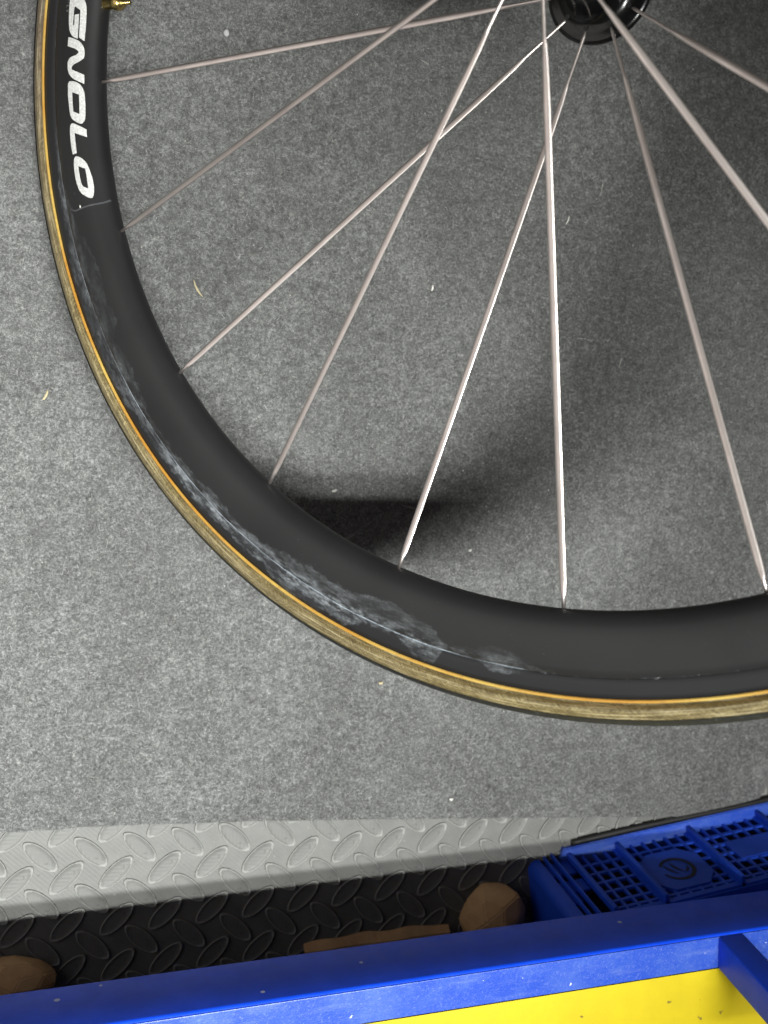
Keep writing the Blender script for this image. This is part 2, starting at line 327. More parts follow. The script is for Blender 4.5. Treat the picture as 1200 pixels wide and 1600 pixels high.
# ------------------------------------------------------------------ the setting: rubber floor mat
def grid_mesh(name, x0, x1, y0, y1, nx, ny, z=0.0):
    v = [(x0 + (x1 - x0) * i / nx, y0 + (y1 - y0) * j / ny, z) for j in range(ny + 1) for i in range(nx + 1)]
    f = [(j * (nx + 1) + i, j * (nx + 1) + i + 1, (j + 1) * (nx + 1) + i + 1, (j + 1) * (nx + 1) + i) for j in range(ny) for i in range(nx)]
    return mesh(name, v, f)
MAT_Z = -.0035
floor = link('floor', grid_mesh('floor', -1.1, 1.3, -.9, 1.6, 12, 12, MAT_Z), MAT['rubber'], kind='structure')
def leaf_mesh():
    v = []; f = []; n = 20
    L, Wd, H = .0280, .0112, .0014
    rings = [(1.0, 0, 0), (.975, .70, .5), (.93, 1.0, 1), (.87, .84, 1), (.78, .62, 1), (.4, .58, 1)]
    for s, h, _ in rings:
        for i in range(n):
            a = 2 * PI * i / n; c, sn = math.cos(a), math.sin(a)
            w = Wd / 2 * (abs(sn) ** 1.15) * (1 if sn >= 0 else -1)
            inset = (1 - s) * Wd / 2
            v.append((c * (L / 2 - inset * 1.6), w * (1 - (1 - s)), H * h))
    v.append((0, 0, H * .58)); k = len(rings)
    for q in range(k - 1):
        for i in range(n):
            j = (i + 1) % n; f.append((q * n + i, q * n + j, (q + 1) * n + j, (q + 1) * n + i))
    for i in range(n): f.append(((k - 1) * n + i, (k - 1) * n + (i + 1) % n, len(v) - 1))
    return mesh('raised_leaf', v, f, True)
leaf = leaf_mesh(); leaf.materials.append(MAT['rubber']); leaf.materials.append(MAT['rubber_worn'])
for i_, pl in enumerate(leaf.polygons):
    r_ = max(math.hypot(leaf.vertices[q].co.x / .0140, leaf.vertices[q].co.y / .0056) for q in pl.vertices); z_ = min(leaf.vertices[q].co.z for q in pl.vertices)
    if z_ > .0006 and len(pl.vertices) == 4 and r_ > .88: pl.material_index = 1  # raised rim faces paler: edge highlight painted into the colour
def carpet_covers(x, y):
    return y > -.186 and x < .262
cnt = 0
for i in range(-3, 21):
    for j in range(-5, 6):
        for kk in (0, 1):
            x = -.220 + .0300 * i + (.0150 if kk else 0); y = -.2087 + .0300 * j + (.0150 if kk else 0)
            if carpet_covers(x, y) or y < -.32: continue
            if y > -.15 and x < .25: continue
            o = link('raised_leaf', leaf, parent=floor); cnt += 1
            o.location = (x, y, MAT_Z); o.rotation_euler = (0, 0, math.radians(42 if kk else -45))

# ------------------------------------------------------------------ grey felt carpet
edge_px = [(-260, 1330), (-120, 1316), (0, 1302), (50, 1299), (100, 1295.5), (150, 1292), (200, 1290), (300, 1287), (400, 1284), (500, 1282.5), (600, 1280.5), (725, 1279),
           (850, 1278), (1000, 1276.5), (1080, 1276), (1161, 1275)]
fe = [floor_pt(*p) for p in edge_px]
rs = floor_pt(1161, 1275); re_ = floor_pt(1200, 1153); dr = (re_ - rs).normalized()
def front_y(x):
    for a, b in zip(fe, fe[1:]):
        if a.x <= x <= b.x: return a.y + (b.y - a.y) * (x - a.x) / (b.x - a.x)
    return fe[0].y if x < fe[0].x else fe[-1].y
def right_x(y): return rs.x + dr.x / dr.y * (y - rs.y)
CT = .0                                                       # top of the felt
from mathutils import noise as mnoise
def carpet_z(x, y): return .0012 * mnoise.noise(Vector((x * 6, y * 6, 3))) + .00035 * mnoise.noise(Vector((x * 70, y * 70, 1))) - .0002
nx, ny = 260, 300; x0 = -.75; y1 = 1.15
v = []
for j in range(ny + 1):
    tj = (j / ny) ** 1.35
    for i in range(nx + 1):
        ti = i / nx
        xr = right_x(-.2 + tj * (y1 + .2)); x = x0 + (xr - x0) * ti; y = front_y(min(x, fe[-1].x)) ; y = y + (y1 - y) * tj
        jig = .0006 * mnoise.noise(Vector((x * 300, y * 300, 9)))
        if j == 0: y += jig
        if i == nx: x += jig
        z = carpet_z(x, y)
        if j == 0 or i == nx: z -= .0006
        v.append((x, y, z))
f = [(j * (nx + 1) + i, j * (nx + 1) + i + 1, (j + 1) * (nx + 1) + i + 1, (j + 1) * (nx + 1) + i) for j in range(ny) for i in range(nx)]
b0 = len(v); rimloop = [i for i in range(nx + 1)] + [j * (nx + 1) + nx for j in range(1, ny + 1)]
for q in rimloop: p = v[q]; v.append((p[0], p[1], MAT_Z + .0002))
for k in range(len(rimloop) - 1): f.append((rimloop[k], b0 + k, b0 + k + 1, rimloop[k + 1]))
carpet = link('felt_carpet', mesh('felt_carpet', v, f, True), MAT['carpet'], label='grey needle felt carpet lying over the rubber floor under the wheel', cat='carpet')

def ribbons(name, n, xs, ys, zf, lmin, lmax, w, lift, tone, mat, parent, seed=1, z0=.0):
    """n short curled fibres as two-segment ribbons, one mesh"""
    r = np.random.default_rng(seed)
    x = xs; y = ys; a = r.uniform(0, 2 * np.pi, n); L = r.uniform(lmin, lmax, n); bend = r.normal(0, .7, n)
    V = np.zeros((n, 6, 3)); px = x.copy(); py = y.copy(); ang = a.copy()
    hz = np.stack([r.uniform(0, .3, n), r.uniform(.3, 1, n), r.uniform(0, .7, n)], 1) * lift
    for s in range(3):
        nxv = -np.sin(ang) * w / 2; nyv = np.cos(ang) * w / 2
        V[:, 2 * s, 0] = px + nxv; V[:, 2 * s, 1] = py + nyv; V[:, 2 * s + 1, 0] = px - nxv; V[:, 2 * s + 1, 1] = py - nyv
        V[:, 2 * s, 2] = zf + z0 + hz[:, s]; V[:, 2 * s + 1, 2] = zf + z0 + hz[:, s] + w * .3
        px = px + np.cos(ang) * L / 2; py = py + np.sin(ang) * L / 2; ang = ang + bend
    base = (np.arange(n) * 6)[:, None]
    F = np.concatenate([base + np.array([0, 1, 3, 2]), base + np.array([2, 3, 5, 4])], 1).reshape(-1, 4)
    me = bpy.data.meshes.new(name); me.vertices.add(n * 6); me.vertices.foreach_set('co', V.reshape(-1).astype('f'))
    me.loops.add(F.size); me.loops.foreach_set('vertex_index', F.reshape(-1).astype('i'))
    me.polygons.add(len(F)); me.polygons.foreach_set('loop_start', (np.arange(len(F)) * 4).astype('i')); me.update(calc_edges=True)
    at = me.attributes.new('tone', 'FLOAT', 'POINT'); at.data.foreach_set('value', np.repeat(tone, 6).astype('f'))
    return link(name, me, mat, parent=parent, kind='stuff')
NF = 200000
fx = rng.uniform(-.30, .42, NF); fy = rng.uniform(0, 1, NF) ** 1.15 * .78 - .245
keep = np.array([fy[i] > front_y(fx[i]) - .0004 and fx[i] < right_x(fy[i]) + .0004 for i in range(NF)])
fx, fy = fx[keep], fy[keep]; NF = len(fx)
fz = np.array([carpet_z(a, b) for a, b in zip(fx, fy)])
tone = np.clip(rng.normal(.5, .24, NF), 0, 1)
ribbons('carpet_fibres', NF, fx, fy, fz, .0012, .0042, .00011, .0007, tone, MAT['fibre'], carpet, 2, .0002)

# ------------------------------------------------------------------ litter on the carpet
def chip_mesh(L, Wd, H, seed, bend=.15):
    r = random.Random(seed); v = []; f = []; n = 7
    for i in range(n):
        s = i / (n - 1); x = (s - .5) * L; w = Wd / 2 * (math.sin(PI * (s * .8 + .1)) ** .5) * r.uniform(.75, 1.1); y = bend * L * (s - .5) ** 2 * 2
        z = H * (.4 + .5 * math.sin(PI * s))
        for q, (yy, zz) in enumerate(((-w, 0), (-w * .7, z), (w * .7, z * r.uniform(.7, 1.1)), (w, 0))): v.append((x, y + yy, zz))
    for i in range(n - 1):
        for q in range(4): f.append((i * 4 + q, i * 4 + (q + 1) % 4, (i + 1) * 4 + (q + 1) % 4, (i + 1) * 4 + q))
    f.append((0, 1, 2, 3)); f.append(tuple((n - 1) * 4 + q for q in (3, 2, 1, 0)))
    return mesh('chip', v, f, True)
for nm, (px, py), ang, L, Wd, mt, lab, cat in (
        ('wood_shaving', (308, 451), -62, .0115, .0013, 'straw', 'long thin straw coloured shaving on the carpet inside the wheel below the second spoke', 'wood shaving'),
        ('wood_shaving', (72, 618), 62, .0065, .0017, 'straw', 'short pale shaving on the carpet left of the tyre outside the wheel', 'wood shaving'),
        ('wood_shaving', (888, 344), 70, .0060, .0010, 'speck', 'thin pale sliver on the carpet right of the near vertical spoke', 'sliver'),
        ('paper_crumb', (676, 450), 80, .0040, .0016, 'speck', 'small whitish crumb on the carpet in the middle of the wheel', 'crumb'),
        ('paper_crumb', (523, 767), 15, .0032, .0018, 'speck', 'white crumb on the carpet just above the rim shadow', 'crumb'),
        ('paper_crumb', (735, 860), 30, .0024, .0020, 'speck', 'bright white crumb lying in the dark rim shadow', 'crumb'),
        ('paper_crumb', (596, 1068), 10, .0030, .0022, 'straw', 'orange tinted crumb on the carpet just below the tyre', 'crumb'),
        ('paper_crumb', (705, 1249), 0, .0026, .0022, 'speck', 'white crumb near the front edge of the carpet', 'crumb')):
    p = floor_pt(px, py, .001); o = link(nm, chip_mesh(L, Wd, .0009, px), MAT[mt], label=lab, cat=cat)
    o.location = (p.x, p.y, carpet_z(p.x, p.y) + .0006); o.rotation_euler = (0, 0, math.radians(ang))
bm = bmesh.new(); bmesh.ops.create_uvsphere(bm, u_segments=20, v_segments=12, radius=.0022)
for q in bm.verts: q.co.z *= .6; q.co.x *= .8
bead = link('glass_bead', bm_mesh('glass_bead', bm, True), MAT['glass'], label='clear glassy bead on the carpet above the uppermost spoke', cat='bead')
p = floor_pt(354, 51, .002); bead.location = (p.x, p.y, .0014)
NS = 520
sx = rng.uniform(-.3, .4, NS); sy = rng.uniform(-.235, .5, NS); kp = np.array([sy[i] > front_y(sx[i]) + .002 and sx[i] < right_x(sy[i]) for i in range(NS)]); sx, sy = sx[kp], sy[kp]
v = []; f = []
for a, b in zip(sx, sy):
    r = random.uniform(.00025, .0007); z = carpet_z(a, b) + .0007; k = len(v)
    th = random.uniform(0, 6.28)
    pts = [(math.cos(th + i * 2.09) * r * random.uniform(.6, 1.3), math.sin(th + i * 2.09) * r * random.uniform(.6, 1.3)) for i in range(3)]
    for q in pts: v.append((a + q[0], b + q[1], z))
    v.append((a, b, z + r * 1.1)); f += [(k, k + 1, k + 3), (k + 1, k + 2, k + 3), (k + 2, k, k + 3), (k, k + 2, k + 1)]
link('dust_specks', mesh('dust_specks', v, f), MAT['speck'], parent=carpet, kind='stuff')

# a few long pale threads of lint
nl = 16; lx = rng.uniform(-.28, .34, nl); ly = rng.uniform(-.17, .42, nl)
V = []; F = []
for a, b in zip(lx, ly):
    th = random.uniform(0, 6.28); L = random.uniform(.004, .013); px_, py_ = a, b; k = len(V); n = 8; cv = random.uniform(-1.6, 1.6)
    for i in range(n + 1):
        z = carpet_z(px_, py_) + .0009; w = .00009
        V += [(px_ - math.sin(th) * w, py_ + math.cos(th) * w, z), (px_ + math.sin(th) * w, py_ - math.cos(th) * w, z + .00005)]
        px_ += math.cos(th) * L / n; py_ += math.sin(th) * L / n; th += cv / n + random.gauss(0, .12)
    F += [(k + 2 * i, k + 2 * i + 1, k + 2 * i + 3, k + 2 * i + 2) for i in range(n)]
link('lint_threads', mesh('lint_threads', V, F), MAT['speck'], parent=carpet, kind='stuff')

# ------------------------------------------------------------------ the wheel
RW = Matrix(((0.8675312838532029, 0.04233979387020839, -0.4955772526973386), (0.06567029810150617, -0.9973979097699321, 0.02974594987270229), (-0.49302827858376724, -0.05835024799945811, -0.8680543560602232)))
TW = Vector((0.08650265197645673, -0.23774352416427497, 0.4894565506505224))
wheel = link('bicycle_wheel', None, label='black deep rimmed bicycle wheel with bladed silver spokes leaning over the grey carpet', cat='bicycle wheel')
Mw = (W @ RW).to_4x4(); Mw.translation = c2w(TW); wheel.matrix_world = Mw
# --- rim
half = [(.3192, .0077), (.3165, .0081), (.3130, .0083), (BRAKE_R + .00025, .0084), (BRAKE_R + .0001, .00822), (BRAKE_R - .0001, .00822), (BRAKE_R - .0003, .0086), (.3060, .0091),
        (.3010, .0096), (.2960, .0098), (.2920, .0095), (.2885, .0087), (.2858, .0074), (.2838, .0058), (.2823, .0040), (.2815, .0020)]
prof = half + [(.2813, 0)] + [(r, -z) for r, z in reversed(half)] + [(.3175, -.005), (.3165, 0), (.3175, .005)]
rim = link('rim', lathe('rim', prof, 480, closed=True), MAT['rim'], parent=wheel)
def rim_z(r):
    for (r1, z1), (r2, z2) in zip(half, half[1:]):
        if r2 <= r <= r1: return z1 + (z2 - z1) * (r1 - r) / (r1 - r2)
    return half[0][1]
def on_rim(phi, r, off=.00012):
    a = math.radians(phi); return (r * math.cos(a), r * math.sin(a), rim_z(r) + off)
def smooth_closed(pts, sub=5, sharp=38):
    """round a closed outline a little, corners sharper than `sharp` kept"""
    out = []; n = len(pts)
    for i in range(n):
        p0, p1, p2, p3 = (Vector(pts[(i + k) % n]) for k in (-1, 0, 1, 2))
        def corner(a, b, c): return (b - a).angle(c - b, 0) > math.radians(sharp)
        t1 = Vector((0, 0)) if corner(p0, p1, p2) else (p2 - p0) / 2
        t2 = Vector((0, 0)) if corner(p1, p2, p3) else (p3 - p1) / 2
        d = (p2 - p1).length
        for v_ in (t1, t2):
            if v_.length > d: v_ *= d / v_.length
        for s in range(sub):
            u = s / sub; h1 = 2*u**3-3*u**2+1; h2 = u**3-2*u**2+u; h3 = -2*u**3+3*u**2; h4 = u**3-u**2
            out.append(p1 * h1 + t1 * h2 + p2 * h3 + t2 * h4)
    return out
def letter(ch, outer, inner, mat=None):
    K = .295 * PI / 180 * 1000     # mm along the rim per degree
    flat = lambda L: [(a * K, r) for a, r in L]
    o_ = smooth_closed(flat(outer)); pts = list(o_); edges = [(i, (i + 1) % len(o_)) for i in range(len(o_))]
    h_ = []
    if inner:
        h_ = smooth_closed(flat(inner)); b = len(pts); pts += h_; edges += [(b + i, b + (i + 1) % len(h_)) for i in range(len(h_))]
    def inside(p, poly):
        c = False; n = len(poly)
        for i in range(n):
            a, b = poly[i], poly[i - 1]
            if (a[1] > p[1]) != (b[1] > p[1]) and p[0] < (b[0] - a[0]) * (p[1] - a[1]) / (b[1] - a[1]) + a[0]: c = not c
        return c
    xs = [p[0] for p in pts]; ys = [p[1] for p in pts]
    gx = min(xs)
    while gx < max(xs):
        gy = min(ys)
        while gy < max(ys):
            if inside((gx, gy), o_) and not (h_ and inside((gx, gy), h_)): pts.append(Vector((gx, gy)))
            gy += .8
        gx += .9
    vv, ee, ff, *_ = delaunay_2d_cdt([Vector(p) for p in pts], edges, [], 0, 1e-5)
    F = []
    for q in ff:
        c = sum((vv[i] for i in q), Vector((0, 0))) / len(q)
        if inside(c, o_) and not (h_ and inside(c, h_)): F.append(q)
    V = [on_rim(p[0] / K, p[1] / 1000) for p in vv]
    return link('rim_letter', mesh('rim_letter', V, F, True), mat or MAT['white'], parent=rim)
for ch, (a, b) in LETTERS.items():
    o = letter(ch, a, b); o['label'] = 'white italic letter %s printed on the black rim' % ch[0]
# tiny grey print beside the G (its last two letters show)
def stroke_strip(pts, w, z=.00014):
    """pts: (deg, r_m) polyline on the rim, w wide"""
    P = [Vector((math.radians(a) * r, r)) for a, r in pts]; v = []; f = []
    for i, p in enumerate(P):
        d = (P[min(i + 1, len(P) - 1)] - P[max(i - 1, 0)]).normalized(); n = Vector((-d.y, d.x)) * w / 2
        for q in (p + n, p - n): v.append(on_rim(math.degrees(q.x / q.y), q.y, z))
    for i in range(len(P) - 1): f.append((2 * i, 2 * i + 1, 2 * i + 3, 2 * i + 2))
    return v, f
def strokes(name, L, w, mat):
    V = []; F = []
    for pl in L:
        v_, f_ = stroke_strip(pl, w); k = len(V); V += v_; F += [tuple(i + k for i in q) for q in f_]
    return link(name, mesh(name, V, F), mat, parent=rim)
strokes('rim_print', [[(174.30, .3015), (174.30, .2995)], [(174.42, .3005), (174.75, .3005)], [(174.95, .3015), (174.95, .2995), ], [(174.95, .3015), (175.2, .3015)],
                      [(175.35, .2995), (175.5, .3004), (175.65, .2995)], [(175.5, .3004), (175.5, .3015)]], .00022, MAT['grey_print'])
ed = DECAL_EDGE; fine = []
for i in range(len(ed) - 1):
    for s in range(6):
        u = s / 6; p0, p1, p2, p3 = ed[max(i - 1, 0)], ed[i], ed[i + 1], ed[min(i + 2, len(ed) - 1)]
        cr = lambda k: .5 * (2 * p1[k] + (p2[k] - p0[k]) * u + (2 * p0[k] - 5 * p1[k] + 4 * p2[k] - p3[k]) * u * u + (-p0[k] + 3 * p1[k] - 3 * p2[k] + p3[k]) * u ** 3)
        fine.append((cr(0), cr(1) / 1000))
fine = [q for q in fine if q[0] > 195.6 or q[1] < .3]
strokes('decal_edge', [fine], .00026, MAT['lacquer'])
for a, r in DECAL_CHIPS:
    n = 8; sc = 1.0 if a > 196 else .55
    v = [on_rim(a, r / 1000, .00022)] + [on_rim(a + .17 * sc * math.cos(k * PI / 4) * random.uniform(.8, 1.2), r / 1000 + .00055 * sc * math.sin(k * PI / 4), .00013) for k in range(n)]
    link('paint_chip', mesh('paint_chip', v, [(0, 1 + k, 1 + (k + 1) % n) for k in range(n)]), MAT['speck'] if a > 196 else MAT['lacquer'], parent=rim)
# --- tyre
tyre = link('tyre', None, parent=wheel)
def ring(name, prof, mat, n=480):
    """closed ring of a cross-section (r, z) with UVs in metres along and across"""
    v = []; f = []; uvs = []; k = len(prof); run = [0]
    for a, b in zip(prof, prof[1:]): run.append(run[-1] + math.dist(a, b))
    for i in range(n + 1):
        a = 2 * PI * i / n
        for (r, z), w in zip(prof, run): v.append((r * math.cos(a), r * math.sin(a), z)); uvs.append((a * .32, w))
    for i in range(n):
        for j in range(k - 1): f.append((i * k + j, (i + 1) * k + j, (i + 1) * k + j + 1, i * k + j + 1))
    me = bpy.data.meshes.new(name); me.from_pydata(v, [], f); me.update()
    uv = me.uv_layers.new(name='UVMap'); li = np.zeros(len(me.loops), 'i'); me.loops.foreach_get('vertex_index', li)
    uv.data.foreach_set('uv', np.array(uvs)[li].reshape(-1).astype('f'))
    me.polygons.foreach_set('use_smooth', [True] * len(me.polygons))
    return link(name, me, mat, parent=tyre)
RC, RT = .3216, .0093
def arcp(a0, a1, rt, k): return [(RC + rt * math.cos(a0 + (a1 - a0) * q / k), rt * math.sin(a0 + (a1 - a0) * q / k)) for q in range(k + 1)]
side = [(.3196, .0078), (.3201, .0060), (.3209, .0054), (.3217, .0062), (.3224, .0080), (.3233, .0089)] + arcp(math.radians(76), math.radians(30), RT, 14)
ring('sidewall', side, MAT['tan']); ring('sidewall', [(r, -z) for r, z in side], MAT['tan'])
ring('tread', arcp(math.radians(50), math.radians(-50), RT + .0005, 14), MAT['tread'])
tp = [(.3188, .0076), (.3190, .0084), (.3196, .0087), (.3203, .0084), (.3205, .0066)]
ring('base_tape', tp, MAT['tape']); ring('base_tape', [(r, -z) for r, z in tp], MAT['tape'])
# --- hub
hub = link('hub', None, parent=wheel)
ZN, ZF = .0452, -.0237
body = [(.0, ZF - .010), (.008, ZF - .010), (.009, ZF - .004), (.0235, ZF - .0030), (.0246, ZF - .0022), (.0249, ZF - .0008), (.0246, ZF + .0006), (.0230, ZF + .0012), (.0205, ZF + .0013),
        (.0170, ZF + .0020), (.0150, ZF + .0040), (.0138, ZF + .0080), (.0130, ZF + .015), (.0128, .010), (.0128, ZN - .012), (.0140, ZN - .006), (.0170, ZN - .003),
        (.0205, ZN - .0015), (.0225, ZN - .001), (.0232, ZN + .0004), (.0225, ZN + .0018), (.0150, ZN + .0024), (.0095, ZN + .006), (.0090, ZN + .014), (.0, ZN + .014)]
link('hub_shell', lathe('hub_shell', body, 120), MAT['hub'], parent=hub)
link('axle', lathe('axle', [(0, ZF - .018), (.0045, ZF - .018), (.0050, ZF - .017), (.0050, ZN + .022), (.0045, ZN + .023), (0, ZN + .023)], 32), MAT['steel'], parent=hub)
# --- spokes: round ends, wide flat blade between
def spoke(phi, near, dphi_hub=0.0):
    a = math.radians(phi); e = Vector((.2818 * math.cos(a), .2818 * math.sin(a), 0))
    b = a + math.radians(dphi_hub); rh = .0187
    h = Vector((rh * math.cos(b), rh * math.sin(b), (ZN - .0002) if near else (ZF + .0006)))
    L = (h - e).length; d = (h - e) / L
    s_ = d.cross(Vector((0, 0, 1))).normalized(); n_ = s_.cross(d)          # s_: across the blade in the wheel plane
    v = []; f = []; K = 12
    st = [(0, .00092, .00092), (.0056, .00092, .00092), (.0064, .00125, .00105), (.0085, .00155, .00076), (.0140, .00170, .00056), (.12, .00170, .00050),
          (L - .052, .00170, .00050), (L - .034, .00140, .00054), (L - .0280, .00115, .00072), (L - .0262, .00105, .00100), (L - .0250, .00086, .00086), (L - .004, .00082, .00082), (L + .001, .00082, .00082)]
    for x, w, th in st:
        for k in range(K):
            g = 2 * PI * k / K; v.append(tuple(e + d * x + s_ * (w * math.cos(g)) + n_ * (th * math.sin(g))))
    for i in range(len(st) - 1):
        for k in range(K): f.append((i * K + k, i * K + (k + 1) % K, (i + 1) * K + (k + 1) % K, (i + 1) * K + k))
    f.append(tuple(range(K))); f.append(tuple((len(st) - 1) * K + k for k in range(K)))
    link('spoke', mesh('spoke', v, f, True), MAT['steel'], parent=wheel)
    # dark entry hole in the flange
    if not near:
        bm = bmesh.new(); bmesh.ops.create_circle(bm, cap_ends=True, radius=.0012, segments=14)
        hp = link('spoke_hole', bm_mesh('spoke_hole', bm), MAT['black'], parent=hub); hp.location = (h.x * .97, h.y * .97, ZF + .00215)
seen = [183.02, 200.5, 218.96, 236.17, 253.9, 271.42, 289.5, 306.9, 324.6, 342.3]
for k, a in enumerate(seen): spoke(a, k % 2 == 1)
rest = (183.02 + 360 - 342.3) / 11
for k in range(1, 11): spoke(342.3 + rest * k, (k + 9) % 2 == 1)
# --- valve
valve = link('valve', lathe('valve', [(0, 0), (.0030, 0), (.0031, .002), (.0031, .0085), (.0037, .0090), (.0039, .0098), (.0039, .0124), (.0034, .0132), (.0027, .0136), (.0027, .0150), (.0012, .0156), (.0012, .0200), (.0, .0202)], 28), MAT['brass'], parent=wheel)
a = math.radians(174.35); rad = Vector((math.cos(a), math.sin(a), 0))
zx = -rad; xx = Vector((0, 0, 1)); yx = zx.cross(xx)
mv = Matrix((xx, yx, zx)).transposed().to_4x4(); mv.translation = rad * .2835; valve.matrix_local = mv

# ------------------------------------------------------------------ blue trolley with yellow panel
FT = .14
TY = floor_pt(600, 1537, FT).y
A1 = floor_pt(0, 1556, FT)
trolley = link('blue_trolley', None, label='blue plastic trolley top with a yellow panel in front of the carpet', cat='trolley')
trolley.location = (0, TY, 0)
def tpart(name, me, mat): return link(name, me, mat, parent=trolley)
TX0, TX1, TD = -.55, .62, .46
# frame members butt end to end
tpart('frame_rail', box_mesh('frame_rail', (TX0, -.0205, FT - .048), (TX1, 0, FT), .0022, True), MAT['blue'])
tpart('frame_rail', box_mesh('frame_rail', (TX0, -TD, FT - .048), (TX1, -TD + .0205, FT), .0022, True), MAT['blue'])
tpart('frame_rail', box_mesh('frame_rail', (TX0, -TD + .0215, FT - .048), (TX0 + .0205, -.0215, FT - .0006), .0022, True), MAT['blue'])
tpart('frame_rail', box_mesh('frame_rail', (TX1 - .0205, -TD + .0215, FT - .048), (TX1, -.0215, FT - .0006), .0022, True), MAT['blue'])
def m_worn():  # scuffs and specks, plus the glossy sheen of the top painted as paler blue
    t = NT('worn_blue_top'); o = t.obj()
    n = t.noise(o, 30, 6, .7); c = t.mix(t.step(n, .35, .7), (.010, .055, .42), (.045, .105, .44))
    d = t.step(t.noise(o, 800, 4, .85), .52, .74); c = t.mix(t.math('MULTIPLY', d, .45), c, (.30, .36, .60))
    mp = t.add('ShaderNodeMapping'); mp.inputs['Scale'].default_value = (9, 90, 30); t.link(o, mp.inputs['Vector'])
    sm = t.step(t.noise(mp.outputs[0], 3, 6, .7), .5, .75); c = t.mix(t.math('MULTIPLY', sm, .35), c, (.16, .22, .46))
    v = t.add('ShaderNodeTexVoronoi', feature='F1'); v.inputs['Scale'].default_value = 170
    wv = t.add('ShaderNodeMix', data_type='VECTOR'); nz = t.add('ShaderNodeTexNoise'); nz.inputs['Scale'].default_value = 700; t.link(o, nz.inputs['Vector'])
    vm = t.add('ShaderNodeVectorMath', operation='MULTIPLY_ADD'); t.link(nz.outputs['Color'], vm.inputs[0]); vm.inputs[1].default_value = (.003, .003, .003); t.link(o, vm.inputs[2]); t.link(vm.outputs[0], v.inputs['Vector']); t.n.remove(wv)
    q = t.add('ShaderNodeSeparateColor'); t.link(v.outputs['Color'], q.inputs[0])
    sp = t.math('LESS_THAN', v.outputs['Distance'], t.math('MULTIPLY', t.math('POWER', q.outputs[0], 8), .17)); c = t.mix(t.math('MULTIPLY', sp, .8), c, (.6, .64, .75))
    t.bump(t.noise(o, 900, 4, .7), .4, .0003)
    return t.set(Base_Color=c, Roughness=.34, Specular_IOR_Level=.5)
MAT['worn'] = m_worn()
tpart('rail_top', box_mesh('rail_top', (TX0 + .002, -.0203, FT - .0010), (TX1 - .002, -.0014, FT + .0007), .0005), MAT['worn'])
PX = floor_pt(1141, 1470, FT).x                                                        # x of the upright
def panel(x0, x1, rad_, side):
    pts = [(x0, -TD + .03), (x1, -TD + .03)]
    if side == 'r':
        pts += [(x1, -.0218 - rad_)] + [(x1 - rad_ + rad_ * math.cos(t), -.0218 - rad_ + rad_ * math.sin(t)) for t in [PI / 2 * k / 6 for k in range(1, 7)]] + [(x0, -.0218)]
    else: pts += [(x1, -.0218), (x0, -.0218)]
    bm = bmesh.new(); vs = [bm.verts.new((x, y, FT - .006)) for x, y in pts]; fc = bm.faces.new(vs)
    r = bmesh.ops.extrude_face_region(bm, geom=[fc])
    for q in r['geom']:
        if isinstance(q, bmesh.types.BMVert): q.co.z = FT - .0012
    return bm_mesh('yellow_panel', bm)
tpart('yellow_panel', panel(TX0 + .025, TX1 - .025, .004, 'r'), MAT['yellow'])
tpart('tray', box_mesh('tray', (TX0 + .015, -TD + .015, FT - .030), (TX1 - .015, -.0150, FT - .0125)), MAT['black'])  # unseen slab added to stop light leaking down behind the rail
tpart('seal', box_mesh('seal', (TX0 + .021, -TD + .021, FT - .010), (TX1 - .021, -.0207, FT - .0064)), MAT['black'])
for lx in (TX0 + .03, TX1 - .03):
    for ly in (-.05, -TD + .05): tpart('leg', box_mesh('leg', (lx - .015, ly - .015, MAT_Z), (lx + .015, ly + .015, FT - .0485), .002), MAT['blue'])
# leaning square upright that rises from the rail
bm = bmesh.new(); box(bm, (-.0086, -.0205, 0), (.0086, -.0012, .20), .0012)
for q in bm.verts: q.co.y -= .2 * q.co.z
o = tpart('upright', bm_mesh('upright', bm, True), MAT['blue']); o.location = (PX, 0, FT + .0002)

# ------------------------------------------------------------------ blue lattice crate, upside down on the floor
CY = math.radians(5.9)
crate = link('lattice_crate', None, label='small blue lattice crate with round emblem tucked under the trolley edge', cat='crate')
crate.location = (.1060, -.2500, MAT_Z + .0002); crate.rotation_euler = (0, 0, CY)
CH, CD, CL, LEAN = .073, .150, .3006, .175                          # height, depth, length, inward lean per metre
def cpart(name, me, mat=None, par=None): return link(name, me, mat or MAT['blue2'], parent=par or crate)
def leanbox(name, lo, hi, bev=.0006, smooth=True):
    bm = bmesh.new(); box(bm, lo, hi, bev)
    for q in bm.verts: q.co.y -= LEAN * q.co.z
    return bm_mesh(name, bm, smooth)
# lip on the floor, rounded at the left corner
def slab(name, pts, z0, z1, lean=0.0, bev=.0008):
    bm = bmesh.new(); vs = [bm.verts.new((x, y, z0)) for x, y in pts]; fc = bm.faces.new(vs)
    r = bmesh.ops.extrude_face_region(bm, geom=[fc])
    for q in r['geom']:
        if isinstance(q, bmesh.types.BMVert): q.co.z = z1
    for q in bm.verts: q.co.y -= lean * q.co.z
    es = [e for e in bm.edges if abs(e.verts[0].co.z - e.verts[1].co.z) < 1e-5 and e.verts[0].co.z > z0]
    if bev: bmesh.ops.bevel(bm, geom=es, offset=bev, segments=2, affect='EDGES')
    return bm_mesh(name, bm)
def rounded_left(x0, x1, y0, y1, r, n=8):
    return [(x1, y0), (x1, y1), ] + [(x0 + r - r * math.sin(t), y1 - r + r * math.cos(t)) for t in [PI / 2 * k / n for k in range(n + 1)]] + [(x0 + r - r * math.cos(t), y0 + r - r * math.sin(t)) for t in [PI / 2 * k / n for k in range(n + 1)]]
cpart('lip', slab('lip', [(CL, -.012), (CL, .0065), (.0270, .0065), (.0235, -.0005), (.0235, -.012)], .0, .0048), MAT['worn'])  # the paler blue paints the lip as lit
